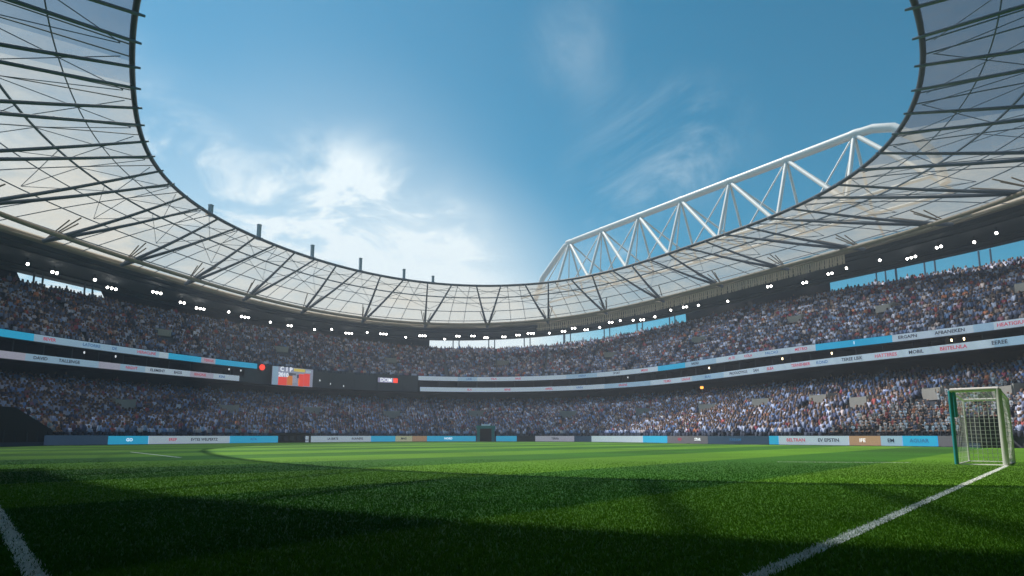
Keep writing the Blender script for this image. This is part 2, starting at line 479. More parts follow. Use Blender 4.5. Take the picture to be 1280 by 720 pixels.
mb.build('parapet', M['gap_wall'], mid)
# box dividers seen as faint uprights
for i in range(60):
    p = R(-20) + R(205) * i / 59
    if R(105) < p < R(139): continue
    mb = MB(); r0, r1 = max(rad('rib1', p), rad('rib2', p)) + 1.6, b1(p)
    c = at_r((r0 + r1) / 2, p, EYE + 9.95); mb.box(c, (r1 - r0 - .02, .16, 2.4), p); mb.build('divider', M['gap_wall'], mid)

upper = thing('upper_stand', 'steep packed upper seating tier beneath the translucent roof', 'grandstand', (CX, CY, EYE + 11))
mb = MB(); rows = []
for j in range(NU):
    for e in (0, 1):
        rows.append([at_r(upper_ra(p) + (upper_rb(p) - upper_ra(p)) * (j + e) / NU, p, UZ0 + (upper_z1(p) - UZ0) * j / NU) for p in PH])
mb.sheet(rows, True); mb.build('terrace', M['concrete'], upper)
mb = MB(); mb.sheet([[at_r(rad('rib1', p) + .2, p, EYE + 11.12) for p in PH], [at_r(rad('rib1', p) + .2, p, EYE + 11.98) for p in PH], [at_r(rad('rib1', p) + .42, p, EYE + 11.98) for p in PH], [at_r(rad('rib1', p) + .42, p, EYE + 11.3) for p in PH]], True)
mb.build('parapet', M['gap_wall'], upper)
mb = MB(); mb.sheet([[at_r(upper_rb(p), p, upper_z1(p) - .6) for p in PH], [at_r(upper_rb(p), p, upper_z1(p) + .35) for p in PH], [at_r(upper_rb(p) + .3, p, upper_z1(p) + .35) for p in PH], [at_r(upper_rb(p) + .3, p, -.03) for p in PH]], True)
mb.build('outer_wall', M['concrete'], upper)
# dark cladding that closes the gap under the roof over part of the bowl
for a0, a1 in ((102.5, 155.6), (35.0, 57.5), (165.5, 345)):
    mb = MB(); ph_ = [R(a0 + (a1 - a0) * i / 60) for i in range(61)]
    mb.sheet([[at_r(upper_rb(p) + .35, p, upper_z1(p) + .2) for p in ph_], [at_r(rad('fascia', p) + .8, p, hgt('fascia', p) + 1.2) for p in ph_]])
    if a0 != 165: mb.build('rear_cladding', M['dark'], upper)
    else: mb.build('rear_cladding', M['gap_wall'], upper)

# pale vomitory walls set into the terraces
VOM = []
def vomitory(tier, ph, j, wd=2.6, hh=1.0):
    f = (j + .5) / (NL if tier is lower else NU)
    ra, rb = (lower_ra(ph), lower_rb(ph)) if tier is lower else (upper_ra(ph), float(upper_rb(ph)))
    z0, z1 = (LZ0, LZ1) if tier is lower else (UZ0, float(upper_z1(ph)))
    c = at_r(ra + (rb - ra) * f, ph, z0 + (z1 - z0) * f)
    VOM.append((c, wd / 2 + .25))
    mb = MB()
    mb.box((c[0], c[1], c[2] + hh / 2), (.18, wd, hh), ph)
    for s in (-1, 1):
        q = (c[0] + cos(ph) * 1.1 - sin(ph) * s * wd / 2, c[1] + sin(ph) * 1.1 + cos(ph) * s * wd / 2, c[2] + hh / 2 + .15)
        mb.box(q, (2.1, .18, hh), ph)
    mb.build('vomitory', M['pale_wall'], tier)
for a in (-8, -1, 6, 14, 26, 40, 58, 76, 95, 112, 128, 145, 163): vomitory(lower, R(a), 10 + (a % 3), 2.8, 1.2)
for a in (8, 22, 35, 52, 70, 90, 110, 130, 150): vomitory(upper, R(a), 7 + a % 2, 2.4, 1.0)

# gangways: pale steps running up each tier
for k_ in range(-7, 27):
    for tier, off, n, fa_, fb_ in ((lower, 4.5, NL, lower_ra, lower_rb), (upper, 1.2, NU, upper_ra, upper_rb)):
        a = off + 9 * k_
        if not -60 < a < 240: continue
        rows_ = []
        for j in range(n):
            for e in (0, .97):
                row_ = []
                for s_ in (-1, 0, 1):
                    p = R(a + .26 * s_); r = fa_(p) + (fb_(p) - fa_(p)) * (j + e) / n
                    z = (LZ0 + (LZ1 - LZ0) * j / n) if tier is lower else (UZ0 + float(upper_z1(p) - UZ0) * j / n)
                    row_.append(at_r(r - .03 * (e == 0), p, z + .03))
                rows_.append(row_)
        mb = MB(); mb.sheet(rows_); mb.build('gangway', M['aisle'], tier)
# ------------------------------------------------------------------ crowd
PAL = np.array([(.06, .075, .13), (.10, .13, .20), (.16, .20, .30), (.30, .36, .46), (.34, .40, .50), (.48, .52, .60), (.035, .04, .06),
                (.13, .22, .38), (.24, .06, .08), (.34, .09, .08), (.40, .17, .09), (.30, .24, .20), (.20, .10, .13), (.42, .38, .36)])
PW = np.array([.13, .13, .13, .12, .11, .07, .09, .07, .035, .022, .010, .03, .035, .05]); PW = PW / PW.sum()
def seats(tier):
    out = []
    n = NL if tier is lower else NU
    ph = np.linspace(R(-62), R(242), 9000)
    for j in range(n):
        f = (j + .5) / n
        if tier is lower: ra, rb = lower_ra(ph), lower_rb(ph); z = np.full_like(ph, LZ0 + (LZ1 - LZ0) * j / n)
        else: ra, rb = upper_ra(ph), upper_rb(ph); z = UZ0 + (upper_z1(ph) - UZ0) * j / n
        r = ra + (rb - ra) * f
        x, y = CX + r * np.cos(ph), CY + r * np.sin(ph)
        L_ = np.concatenate([[0], np.cumsum(np.hypot(np.diff(x), np.diff(y)))])
        s = np.arange(.2, L_[-1], .50); s = s + rng.uniform(-.07, .07, len(s))
        pp = np.interp(s, L_, ph)
        keep = rng.random(len(s)) < .95
        deg = np.degrees(pp)
        keep &= np.abs((deg + 3.3 * (tier is upper)) % 9.0 - 4.5) > .30          # aisles
        pp = pp[keep]
        rr = np.interp(pp, ph, r); zz = np.interp(pp, ph, z)
        out.append(np.c_[CX + rr * np.cos(pp), CY + rr * np.sin(pp), zz, pp, np.full(len(pp), j)])
    S = np.concatenate(out)
    for c, rr_ in VOM:
        S = S[np.hypot(S[:, 0] - c[0] + .6 * np.cos(S[:, 3]), S[:, 1] - c[1] + .6 * np.sin(S[:, 3])) > rr_]
    th = R(PITCH)
    d = S[:, 1] * cos(th) + (S[:, 2] - EYE) * sin(th)
    px = 640 + 760 * S[:, 0] / np.maximum(d, .1)
    return S[(d > 12) & (px > -130) & (px < 1410)], px
def person_template():
    v = []; f = []
    def bx(x0, x1, y0, y1, z0, z1, tx=1., ty=1.):
        o = len(v); cx_, cy_ = (x0 + x1) / 2, (y0 + y1) / 2
        for z, sx, sy in ((z0, 1, 1), (z1, tx, ty)):
            for a, b_ in ((x0, y0), (x1, y0), (x1, y1), (x0, y1)):
                v.append((cx_ + (a - cx_) * sx, cy_ + (b_ - cy_) * sy, z))
        return o
    fs = lambda o, bottom=False: [(o + 4, o + 5, o + 6, o + 7), (o, o + 1, o + 5, o + 4), (o + 1, o + 2, o + 6, o + 5), (o + 2, o + 3, o + 7, o + 6), (o + 3, o, o + 4, o + 7)]
    col = []
    o = bx(-.21, .21, -.12, .10, .40, .98, 1.05, .8); k = fs(o); f.extend(k); col += [0] * len(k)          # torso
    o = bx(-.19, .19, -.55, -.05, .30, .50); k = fs(o); f.extend(k); col += [2] * len(k)                   # lap
    o = bx(-.17, .17, -.60, -.42, .02, .46); k = fs(o); f.extend(k); col += [2] * len(k)                   # shins
    o = bx(-.27, -.20, -.30, .06, .55, .86, 1., .5); k = fs(o); f.extend(k); col += [0] * len(k)           # arms
    o = bx(.20, .27, -.30, .06, .55, .86, 1., .5); k = fs(o); f.extend(k); col += [0] * len(k)
    o = bx(-.085, .085, -.13, .05, .97, 1.20, .95, 1.0); k = fs(o); f.extend(k); col += [1] * len(k)       # face
    o = bx(-.095, .095, -.09, .085, 1.10, 1.26, .7, .7); k = fs(o); f.extend(k); col += [3] * len(k)       # hair
    return np.array(v), np.array(f), np.array(col)
TV, TF, TCOL = person_template()
def crowd(name, S, label, tint):
    n = len(S)
    v = np.tile(TV, (n, 1, 1))
    sc = rng.uniform(.92, 1.08, n); stand = rng.random(n) < .10
    v = v * sc[:, None, None]
    v[stand, :, 2] *= 1.32; v[stand, :, 1] *= .62
    an = S[:, 3] - pi / 2 + rng.normal(0, .22, n)      # local -y faces the pitch
    ca, sa = np.cos(an)[:, None], np.sin(an)[:, None]
    lean = rng.normal(0, .06, n)[:, None] * v[:, :, 2]
    x = v[:, :, 0] + lean; y = v[:, :, 1]
    V = np.stack([x * ca - y * sa + S[:, 0:1], x * sa + y * ca + S[:, 1:2], v[:, :, 2] + S[:, 2:3]], 2).reshape(-1, 3)
    nf = len(TF); loops = (TF[None] + (np.arange(n) * len(TV))[:, None, None]).reshape(-1)
    ci = rng.choice(len(PAL), n, p=PW)
    shirt = PAL[ci] * rng.uniform(.75, 1.25, (n, 1)) * np.array(tint) * 1.4
    skin = np.array((.36, .23, .18)) * rng.uniform(.35, 1.05, (n, 1))
    trou = np.array((.04, .05, .08)) * rng.uniform(.5, 2.2, (n, 1))
    hair = np.array((.05, .035, .025)) * rng.uniform(.3, 3.0, (n, 1))
    C4 = np.stack([shirt, skin, trou, hair], 1)[:, TCOL, :]           # n, faces, 3
    cols = np.ones((n * nf, 4), np.float32); cols[:, :3] = np.clip(C4.reshape(-1, 3), 0, 1)
    me = bpy.data.meshes.new(name)
    me.vertices.add(len(V)); me.vertices.foreach_set('co', V.reshape(-1).astype(np.float32))
    me.loops.add(len(loops)); me.loops.foreach_set('vertex_index', loops.astype(np.int32))
    me.polygons.add(n * nf); me.polygons.foreach_set('loop_start', (np.arange(n * nf) * 4).astype(np.int32))
    a = me.attributes.new('tone', 'FLOAT_COLOR', 'FACE'); a.data.foreach_set('color', cols.reshape(-1))
    me.materials.append(M['crowd']); me.update(calc_edges=True)
    o = bpy.data.objects.new(name, me); COL.objects.link(o)
    tag(o, label, 'crowd', kind='stuff')
SL, _ = seats(lower); SU, _ = seats(upper)
# the three hundred largest in the picture are built one by one
th_ = R(PITCH)
dl = SL[:, 1] * cos(th_) + (SL[:, 2] - EYE) * sin(th_); pxl = 640 + 760 * SL[:, 0] / dl
inv = (pxl > 4) & (pxl < 1276) & (SL[:, 2] < 5.5)
order = np.argsort(np.where(inv, dl, 1e9))[:300]
NEAR = SL[order]
mask = np.ones(len(SL), bool); mask[order] = False
crowd('crowd', SL[mask], 'packed seated crowd filling the lower tier behind the boards', (1.0, .97, 1.10))
crowd('crowd', SU, 'packed seated crowd filling the upper tier under the roof', (1.05, .97, 1.02))

def figure(arms, standing):
    """one continuous skinned body facing -y; slots: 0 shirt 1 skin 2 trousers 3 hair"""
    hip = .92 if standing else .46
    J = {'pelvis': (0, 0, hip, .135), 'waist': (0, .01, hip + .20, .125), 'chest': (0, .015, hip + .40, .15), 'neck': (0, 0, hip + .55, .06), 'head': (0, -.03, hip + .68, .10), 'crown': (0, -.01, hip + .78, .085)}
    E = [('pelvis', 'waist'), ('waist', 'chest'), ('chest', 'neck'), ('neck', 'head'), ('head', 'crown')]
    for s, nme in ((-1, 'a'), (1, 'b')):
        if standing: leg = [(s * .10, 0, hip - .06, .095), (s * .11, -.02, hip * .53, .065), (s * .11, .02, .08, .05), (s * .11, -.12, .04, .04)]
        else: leg = [(s * .10, -.06, hip - .01, .095), (s * .12, -.44, hip + .03, .07), (s * .11, -.46, .09, .05), (s * .11, -.58, .05, .04)]
        if arms == 'up' or (arms == 'one' and s > 0): arm = [(s * .20, .01, hip + .47, .065), (s * .31, -.05, hip + .68, .045), (s * .24, -.10, hip + .92, .038), (s * .23, -.11, hip + 1.02, .04)]
        elif arms == 'clap': arm = [(s * .20, .01, hip + .47, .065), (s * .25, -.14, hip + .26, .045), (s * .07, -.32, hip + .36, .038), (s * .03, -.38, hip + .41, .038)]
        else: arm = [(s * .20, .01, hip + .47, .065), (s * .27, 0, hip + .22, .045), (s * .17, -.22, hip + .12, .038), (s * .13, -.30, hip + .10, .038)]
        for i, q in enumerate(leg): J[f'l{nme}{i}'] = q
        for i, q in enumerate(arm): J[f'r{nme}{i}'] = q
        E += [('pelvis', f'l{nme}0'), ('chest', f'r{nme}0')] + [(f'l{nme}{i}', f'l{nme}{i+1}') for i in range(3)] + [(f'r{nme}{i}', f'r{nme}{i+1}') for i in range(3)]
    keys = list(J); me = bpy.data.meshes.new('person')
    me.from_pydata([J[k][:3] for k in keys], [(keys.index(a), keys.index(b_)) for a, b_ in E], [])
    o = bpy.data.objects.new('person', me); COL.objects.link(o)
    o.modifiers.new('skin', 'SKIN')
    for i, k in enumerate(keys):
        me.skin_vertices[0].data[i].radius = (J[k][3], J[k][3] * (.75 if k in ('chest', 'waist', 'pelvis') else 1))
        me.skin_vertices[0].data[i].use_root = (k == 'pelvis')
    sub = o.modifiers.new('sub', 'SUBSURF'); sub.levels = sub.render_levels = 1
    dg = bpy.context.evaluated_depsgraph_get(); dg.update()
    m2 = bpy.data.meshes.new_from_object(o.evaluated_get(dg)); bpy.data.objects.remove(o)
    m2.materials.clear()
    for k in ('shirt', 'skin', 'trousers', 'hair'): m2.materials.append(M[k])
    hands = [J[k][:3] for k in ('ra2', 'rb2', 'ra3', 'rb3')]
    for pl in m2.polygons:
        c = pl.center; pl.use_smooth = True
        if c.z > hip + .58: k = 3 if (c.z > hip + .76 or c.y > .02) and abs(c.x) < .12 else 1
        elif c.z < hip - .02 or (not standing and c.z < hip + .12 and c.y < -.1 and abs(c.x) < .2): k = 2
        else: k = 0
        if any((c - Vector(h)).length < .09 for h in hands): k = 1
        if arms in ('up', 'one') and c.z > hip + .6 and abs(c.x) > .15: k = 1 if c.z > hip + .8 else 0
        pl.material_index = k
    return m2
FIG = [figure('lap', False), figure('lap', False), figure('clap', False), figure('one', False), figure('lap', True), figure('up', True)]
SHIRTS = [('white', (.52, .56, .64), .18), ('navy', (.05, .07, .14), .22), ('grey', (.22, .24, .28), .18), ('pale blue', (.33, .45, .60), .16),
          ('red', (.27, .06, .07), .06), ('orange', (.40, .17, .09), .02), ('black', (.03, .03, .04), .11)]
POSES = ['sitting with hands in the lap', 'sitting with hands in the lap', 'sitting and clapping', 'sitting with one arm raised', 'standing', 'standing with both arms up']
pw = np.array([s[2] for s in SHIRTS])
for q in NEAR:
    k = rng.choice(6, p=[.40, .27, .12, .06, .11, .04]); c = SHIRTS[rng.choice(7, p=pw / pw.sum())]
    o = bpy.data.objects.new('person', FIG[k]); COL.objects.link(o)
    o.location = q[:3]; o.rotation_euler = (0, 0, q[3] - pi / 2 + rng.normal(0, .2))
    sc = rng.uniform(.94, 1.06); o.scale = (sc, sc, sc)
    v = rng.uniform(.8, 1.2); o.color = (*[x * v for x in c[1]], 1)
    side = 'right' if q[0] > 0 else 'left'
    tag(o, f'spectator in {c[0]}, {POSES[k]}, front rows on the {side}', 'person', 'spectators in the front rows of the lower stand')

# ------------------------------------------------------------------ lettering
def text_mesh(s, h, mat_):
    cu = bpy.data.curves.new('lettering', 'FONT'); cu.body = s; cu.size = h * 1.38; cu.align_x = 'CENTER'; cu.align_y = 'CENTER'; cu.offset = .028 * h; cu.resolution_u = 2
    o = bpy.data.objects.new('lettering', cu); COL.objects.link(o)
    dg = bpy.context.evaluated_depsgraph_get(); dg.update()
    me = bpy.data.meshes.new_from_object(o.evaluated_get(dg)); bpy.data.objects.remove(o)
    me.materials.clear(); me.materials.append(M[mat_])
    return me
def curve_text(parent, s, h, mat_, rfun, ph, z, gap=.07):
    """letters follow the curved face; the word is one mesh"""
    me = text_mesh(s, h, mat_)
    n = len(me.vertices); co = np.zeros(n * 3, np.float32); me.vertices.foreach_get('co', co); co = co.reshape(-1, 3)
    # arc length per radian at ph
    e = 1e-3; a = np.array(at_r(rfun(ph - e), ph - e, 0)); b_ = np.array(at_r(rfun(ph + e), ph + e, 0)); spd = np.linalg.norm(b_ - a) / (2 * e)
    p = ph - co[:, 0] / spd
    r = rfun(p) - gap
    out = np.c_[CX + r * np.cos(p), CY + r * np.sin(p), z + co[:, 1]]
    me.vertices.foreach_set('co', out.reshape(-1).astype(np.float32)); me.update()
    o = bpy.data.objects.new('lettering', me); COL.objects.link(o); o.parent = parent
    return o

# ------------------------------------------------------------------ ribbon boards
def strip(rfun, a0, a1, z0, z1, th=.16):
    n = max(2, int(abs(a1 - a0) / R(1.0)) + 1); ph_ = [a0 + (a1 - a0) * i / n for i in range(n + 1)]
    mb = MB()
    mb.sheet([[at_r(rfun(p) + th, p, z0) for p in ph_], [at_r(rfun(p), p, z0) for p in ph_], [at_r(rfun(p), p, z1) for p in ph_], [at_r(rfun(p) + th, p, z1) for p in ph_], [at_r(rfun(p) + th, p, z0) for p in ph_]])
    return mb
r1f = lambda p: rad('rib1', p)
r2f = lambda p: rad('rib2', p)
def ribbon(label, rfun, z1, h, segs):
    root = thing('ribbon_board', label, 'led board', (0, 0, 0), 'ribbon boards on the tier fronts')
    for a0, a1, c, words in segs:
        o = strip(rfun, R(a0), R(a1), z1 - h, z1).build('panel', LED[c], root)
        for s, a, mk in words: curve_text(o, s, h * .46, mk, rfun, R(a), z1 - h / 2)
Z1, Z2 = EYE + 12.05, EYE + 9.45
ribbon('upper left ribbon board, pale with cyan lengths, ending beside the red light', r1f, Z1, .84,
       [(187.3, 170.2, 'cyan', [('LIVE', 179.3, 'letter_white')]), (170.2, 166.0, 'pale', [('BEVER', 168.4, 'letter_red')]), (166.0, 153.0, 'pale', [('LATORRE', 163.0, 'letter_blue'), ('DE', 159.8, 'letter_blue'), ('HERACLINE', 155.0, 'letter_red')]),
        (153.0, 151.5, 'white', []), (151.5, 146.0, 'cyan', []), (146.0, 143.5, 'pink', [('TERNA', 144.7, 'letter_red')]), (143.5, 135.9, 'cyan', [])])
ribbon('lower left ribbon board with dark lettering, stopping short of the screen', r2f, Z2, .82,
       [(187.5, 172.1, 'pink', [('ELINGER', 176.0, 'letter_red')]), (172.1, 163.3, 'pale', [('DAVID', 170.5, 'letter_dark'), ('TALLENGE', 167.1, 'letter_dark')]), (163.3, 160.3, 'pink', []),
        (160.3, 156.6, 'pale', [('NIGHT', 158.7, 'letter_red')]), (156.6, 149.3, 'white', [('ELEMENT', 154.7, 'letter_dark'), ('BASIS', 151.4, 'letter_dark')]), (149.3, 145.2, 'pink', [('BIHONE', 147.6, 'letter_red')]), (145.2, 140.5, 'white', [('KINI', 143.7, 'letter_blue')])])
ribbon('upper right ribbon board running the long curve, white with two cyan lengths', r1f, Z1, .84,
       [(105.6, 98.3, 'white', []), (98.3, 94.7, 'pale', [('LINE', 96.2, 'letter_blue')]), (94.7, 83.8, 'white', [('TELA', 91.6, 'letter_red'), ('BASE', 87.0, 'letter_red')]), (83.8, 77.6, 'white', []), (77.6, 71.3, 'pale', [('ARENA', 74.4, 'letter_blue')]),
        (71.3, 57.7, 'white', [('SPORT', 67.1, 'letter_dark'), ('MEDIA', 60.8, 'letter_red')]), (57.7, 51.0, 'cyan', []), (51.0, 43.3, 'pale', [('RADIO', 48.5, 'letter_dark')]),
        (43.3, 22.8, 'white', [('ALTE', 39.5, 'letter_red'), ('KOLA', 35.7, 'letter_red'), ('FALCAO', 30.7, 'letter_blue'), ('METRO', 25.2, 'letter_red')]), (22.8, 12.2, 'cyan', [('I', 17.0, 'letter_white')]),
        (12.2, 3.8, 'white', [('ERGAPN', 10.4, 'letter_dark'), ('AFBANEKEN', 6.0, 'letter_dark')]), (3.8, 2.0, 'pale', []), (2.0, -3.2, 'white', [('HEATIGIULA', 0.3, 'letter_red')]), (-3.2, -17.2, 'pale', [('CITY', -4.2, 'letter_blue')])])
ribbon('lower right ribbon board running the long curve, white with dark and red lettering', r2f, Z2, .82,
       [(105.8, 92.1, 'white', [('ELA', 96.3, 'letter_red')]), (92.1, 85.8, 'white', [('BENE', 88.9, 'letter_red')]), (85.8, 69.0, 'white', [('AMSEL', 80.6, 'letter_red'), ('KREN', 74.3, 'letter_blue')]), (69.0, 58.6, 'pale', [('ERAENE', 64.9, 'letter_red')]),
        (58.6, 48.2, 'white', [('TELMO', 54.5, 'letter_red'), ('LEAGUE', 49.8, 'letter_red')]), (48.2, 40.0, 'pale', [('BLAU', 44.1, 'letter_blue')]), (40.0, 25.7, 'white', [('PRODUCTIVOS', 36.1, 'letter_dark'), ('SAN', 31.6, 'letter_dark'), ('ELBA', 28.2, 'letter_red')]),
        (25.7, 10.0, 'white', [('TERNEHBER', 21.6, 'letter_red'), ('KOND', 17.5, 'letter_blue'), ('TEREE LBX', 12.6, 'letter_dark')]),
        (10.0, -3.5, 'white', [('HATTERES', 7.8, 'letter_red'), ('MOBIL', 4.1, 'letter_dark'), ('BEITELNLA', 0.2, 'letter_red')]), (-3.5, -7.8, 'pale', [('EEREE', -4.0, 'letter_dark')]), (-7.8, -19.3, 'white', [('ROMA', -8.2, 'letter_red')])])

# media wall between the ribbon ends with the video screen, the sign and the red light
wall = thing('media_wall', 'plain dark grey wall section holding the video screen between the ribbon boards', 'wall')
mb = strip(lambda p: r1f(p) + .25, R(138.0), R(105.7), EYE + 8.4, EYE + 11.95, .3); mb.build('cladding', M['gap_wall'], wall)
for a in (131, 126.5, 122, 117.5, 113, 108.5):
    mb = MB(); c = at_r(r1f(R(a)) + .2, R(a), EYE + 10.05); mb.box(c, (.14, .18, 3.6), R(a)); mb.build('pilaster', M['gap_wall'], wall)

def wall_frame(deg, dr, z):
    p = R(deg); c = at_r(rad('rib1', p) + dr, p, z)
    a = np.array(at_r(rad('rib1', p + .01), p + .01, 0)); b_ = np.array(at_r(rad('rib1', p - .01), p - .01, 0))
    d = b_ - a; return c, math.atan2(d[1], d[0])           # local x runs left to right seen from the pitch
def flat_text(parent, s, h, mk, x, z, y=-.12):
    me = text_mesh(s, h, mk); o = bpy.data.objects.new('lettering', me); COL.objects.link(o)
    o.rotation_euler = (pi / 2, 0, 0); o.location = (x, y, z); o.parent = parent; return o
c, rz = wall_frame(129.5, -1.0, EYE + 10.2)
scr = thing('video_screen', 'lit stadium video screen with red and yellow picture on the grey wall', 'screen', c)
scr.rotation_euler = (0, 0, rz)
def part(mb, name, m_, parent):
    o = mb.build(name, m_); o.parent = parent; return o
SW, SH = 7.9, 3.3
mb = MB(); mb.box((0, .25, 0), (SW + .3, .4, SH + .3)); part(mb, 'housing', M['housing'], scr)
mb = MB(); mb.box((0, 0, 0), (SW, .08, SH)); disp = part(mb, 'display', led('screen picture', (.40, .42, .54), .40), scr)
def blk(x0, x1, z0, z1, c_, y=-.06):
    mb = MB(); mb.box(((x0 + x1) / 2, y, (z0 + z1) / 2), (x1 - x0, .02, z1 - z0)); part(mb, 'picture_block', LED[c_], disp)
blk(-3.9, -2.9, -1.62, 1.62, 'pale', -.050); blk(.1, 2.3, 1.05, 1.55, 'gold'); blk(2.5, 3.5, 1.0, 1.4, 'white')
blk(-2.8, -1.2, -1.5, -.1, 'red'); blk(-1.15, -.1, -1.45, .2, 'amber'); blk(-.15, .7, -1.0, .35, 'pink'); blk(.75, 1.2, -.1, .5, 'navy'); blk(1.1, 2.1, -1.5, .65, 'red'); blk(2.14, 3.3, -1.4, .8, 'red'); blk(-.9, .5, .2, .7, 'brown', -.055)
blk(1.0, 1.3, -1.2, -.2, 'amber')
flat_text(disp, 'C 1 P', .75, 'letter_white', -1.4, 1.25); flat_text(disp, '2010', .7, 'letter_white', -1.9, .25)
c, rz = wall_frame(111.3, -.15, EYE + 10.9)
sg = thing('lit_sign', 'small lit red and white sign on the grey wall right of the screen', 'sign', c); sg.rotation_euler = (0, 0, rz)
mb = MB(); mb.box((0, .1, 0), (4.3, .2, 1.15)); part(mb, 'housing', M['housing'], sg)
mb = MB(); mb.box((-.5, -.03, 0), (3.1, .05, .95)); fc = part(mb, 'face', led('sign face', (.45, .42, .60), .35), sg)
mb = MB(); mb.box((1.55, -.03, 0), (.9, .05, .9)); part(mb, 'red_lamp', M['red_lens'], sg)
flat_text(fc, 'DOM', .75, 'letter_white', -.4, 0)
c, rz = wall_frame(135.1, -.25, EYE + 11.5)
rl = thing('red_light', 'round glowing red light at the end of the upper left ribbon board', 'light', c); rl.rotation_euler = (0, 0, rz)
mb = MB(); mb.box((0, .1, 0), (1.4, .2, 1.2)); part(mb, 'housing', M['housing'], rl)
mb = MB(); mb.tube([(0, .02, 0), (0, -.12, 0), (0, -.2, 0)], [.52, .5, .3], 14); part(mb, 'lamp', M['red_lens'], rl)

# warm lamps in the box tier
lamp_me = None
for deg, warm in ((163.0, 0), (158.7, 0), (140.4, 0), (138.3, 0), (29.7, 1), (21.3, 1), (6.8, 1), (5.6, 1), (45.9, 1), (65.0, 0), (131.9, 0), (124.0, 0), (119.5, 0), (122.0, 0)):
    p = R(deg); onwall = 105.6 < deg < 137.9
    z = EYE + 10.75 if not onwall else EYE + 10.6 - (deg % 3) * .5
    c = at_r((rad('rib1', p) + 1.1) if not onwall else rad('rib1', p) + .1, p, z)
    L_ = thing('wall_lamp', ('small pale lamp on the grey media wall' if onwall else ('small warm lamp glowing in the right hand box tier' if warm else 'small white lamp glowing in the dark box tier')), 'lamp', c, 'small lamps between the ribbon boards')
    L_.rotation_euler = (0, 0, p)
    mb = MB(); mb.tube([(0, 0, .35), (0, 0, .16)], [.10, .16], 8); part(mb, 'housing', M['housing'], L_)
    mb = MB(); mb.tube([(0, 0, .15), (0, 0, -.05), (0, 0, -.14)], [.08, .09, .05], 8); part(mb, 'bulb', M['warm_lens' if warm else 'letter_white'], L_)
# orange glow lamp under the right ribbon
c = at_r(rad('rib2', R(46.6)) + 1.0, R(46.6), EYE + 7.55)
L_ = thing('orange_lamp', 'orange lit lamp hanging under the lower right ribbon board', 'lamp', c)
mb = MB(); mb.tube([(0, 0, .4), (0, 0, .2)], [.1, .25], 8); part(mb, 'housing', M['housing'], L_)
mb = MB(); mb.tube([(0, 0, .19), (0, 0, -.1), (0, 0, -.2)], [.24, .26, .1], 8); part(mb, 'bulb', mat('orange lamp glass', (.7, .3, .05), .4, 0, 0, 1, 0, (1., .38, .06), 2.2), L_)

# ------------------------------------------------------------------ pitch side boards
bf = lambda p: board_r(p) + .3
def ad(a0, a1, c, words, label, h=.94):
    root = thing('ad_board', label, 'advertising board', at_r(bf(R((a0 + a1) / 2)), R((a0 + a1) / 2), 0), 'advertising boards along the pitch edge')
    g_ = .04
    o = strip(bf, R(a0 - g_), R(a1 + g_), .04, h, .14).build('panel', LED[c], root)
    mb = MB()
    for a in (a0 - .5, (a0 + a1) / 2, a1 + .5):
        p = R(a); mb.box(at_r(bf(p) + .45, p, .22), (.5, .06, .44), p)
    mb.build('stand_foot', M['housing'], root)
    for s, a, mk in words:
        t_ = curve_text(o, s, h * .36, mk, bf, R(a), .04 + h / 2, .03)
        t_.matrix_parent_inverse = o.matrix_world.inverted()
ad(175.9, 169.8, 'cyan', [('GO', 172.8, 'letter_white')], 'cyan board at the left end of the lit boards')
ad(169.8, 154.1, 'white', [('EREP', 165.7, 'letter_red'), ('EVTES WELPERTZ', 159.6, 'letter_dark')], 'long white board with red and dark lettering on the left')
ad(154.1, 142.5, 'cyan', [('KITA', 148.6, 'letter_blue')], 'long cyan board left of the dark dugout')
ad(135.5, 119.4, 'white', [('LA IEIRTE', 128.7, 'letter_dark'), ('RUNNERS', 122.7, 'letter_dark')], 'white board with dark lettering right of the dark dugout')
ad(119.4, 113.7, 'cyan', [], 'short cyan board after the white board with dark lettering')
ad(113.7, 109.8, 'yellow', [('MAIS', 111.8, 'letter_dark')], 'short yellow board between two cyan boards')
ad(109.8, 106.5, 'orange', [], 'short orange board left of the teal kiosk')
ad(106.5, 95.5, 'cyan', [('NORD', 101.7, 'letter_white')], 'cyan board ending at the teal kiosk')
ad(91.0, 86.2, 'cyan', [], 'cyan board starting right of the teal kiosk')
ad(86.2, 81.9, 'dark', [], 'dark board right of the teal kiosk')
ad(81.9, 72.1, 'pink', [('TERRA', 77.0, 'letter_dark')], 'pinkish board with dark lettering right of centre')
ad(72.1, 67.4, 'navy', [], 'navy board left of the plain white board')
ad(67.4, 50.2, 'white', [], 'plain white board right of centre')
ad(50.2, 39.5, 'cyan', [], 'cyan board after the plain white board')
ad(39.5, 22.7, 'brown', [('RED', 33.7, 'letter_red'), ('STAR', 26.3, 'letter_white')], 'long dark brown board with red and white lettering')
ad(22.7, 7.9, 'navy', [('KREAM', 14.9, 'letter_blue')], 'long navy board left of the right hand white board')
ad(7.9, 6.2, 'cyan', [], 'narrow cyan board before the white board on the right')
ad(6.2, -3.7, 'white', [('BELTRAN', 3.4, 'letter_red'), ('EV EPSTIN', -1.2, 'letter_dark')], 'white board with red and dark lettering on the right')
ad(-3.7, -7.2, 'orange', [('IFE', -5.3, 'letter_white')], 'orange board on the right between white and cyan')
ad(-7.2, -9.4, 'pale', [('EM', -8.3, 'letter_dark')], 'pale board with small dark lettering on the right')
ad(-9.4, -12.6, 'cyan', [('AGUAR', -11.0, 'letter_blue')], 'cyan board left of the goal')
ad(-12.6, -14.3, 'brown', [], 'brown board just left of the teal goal post')
for i, a in enumerate((183.6, 181.0, 178.4)):
    ad(a, a - 2.6, 'navy', [], ['unlit navy board nearest the black tunnel cover', 'second unlit navy board from the black tunnel cover', 'unlit navy board beside the leftmost cyan board'][i], 1.0)

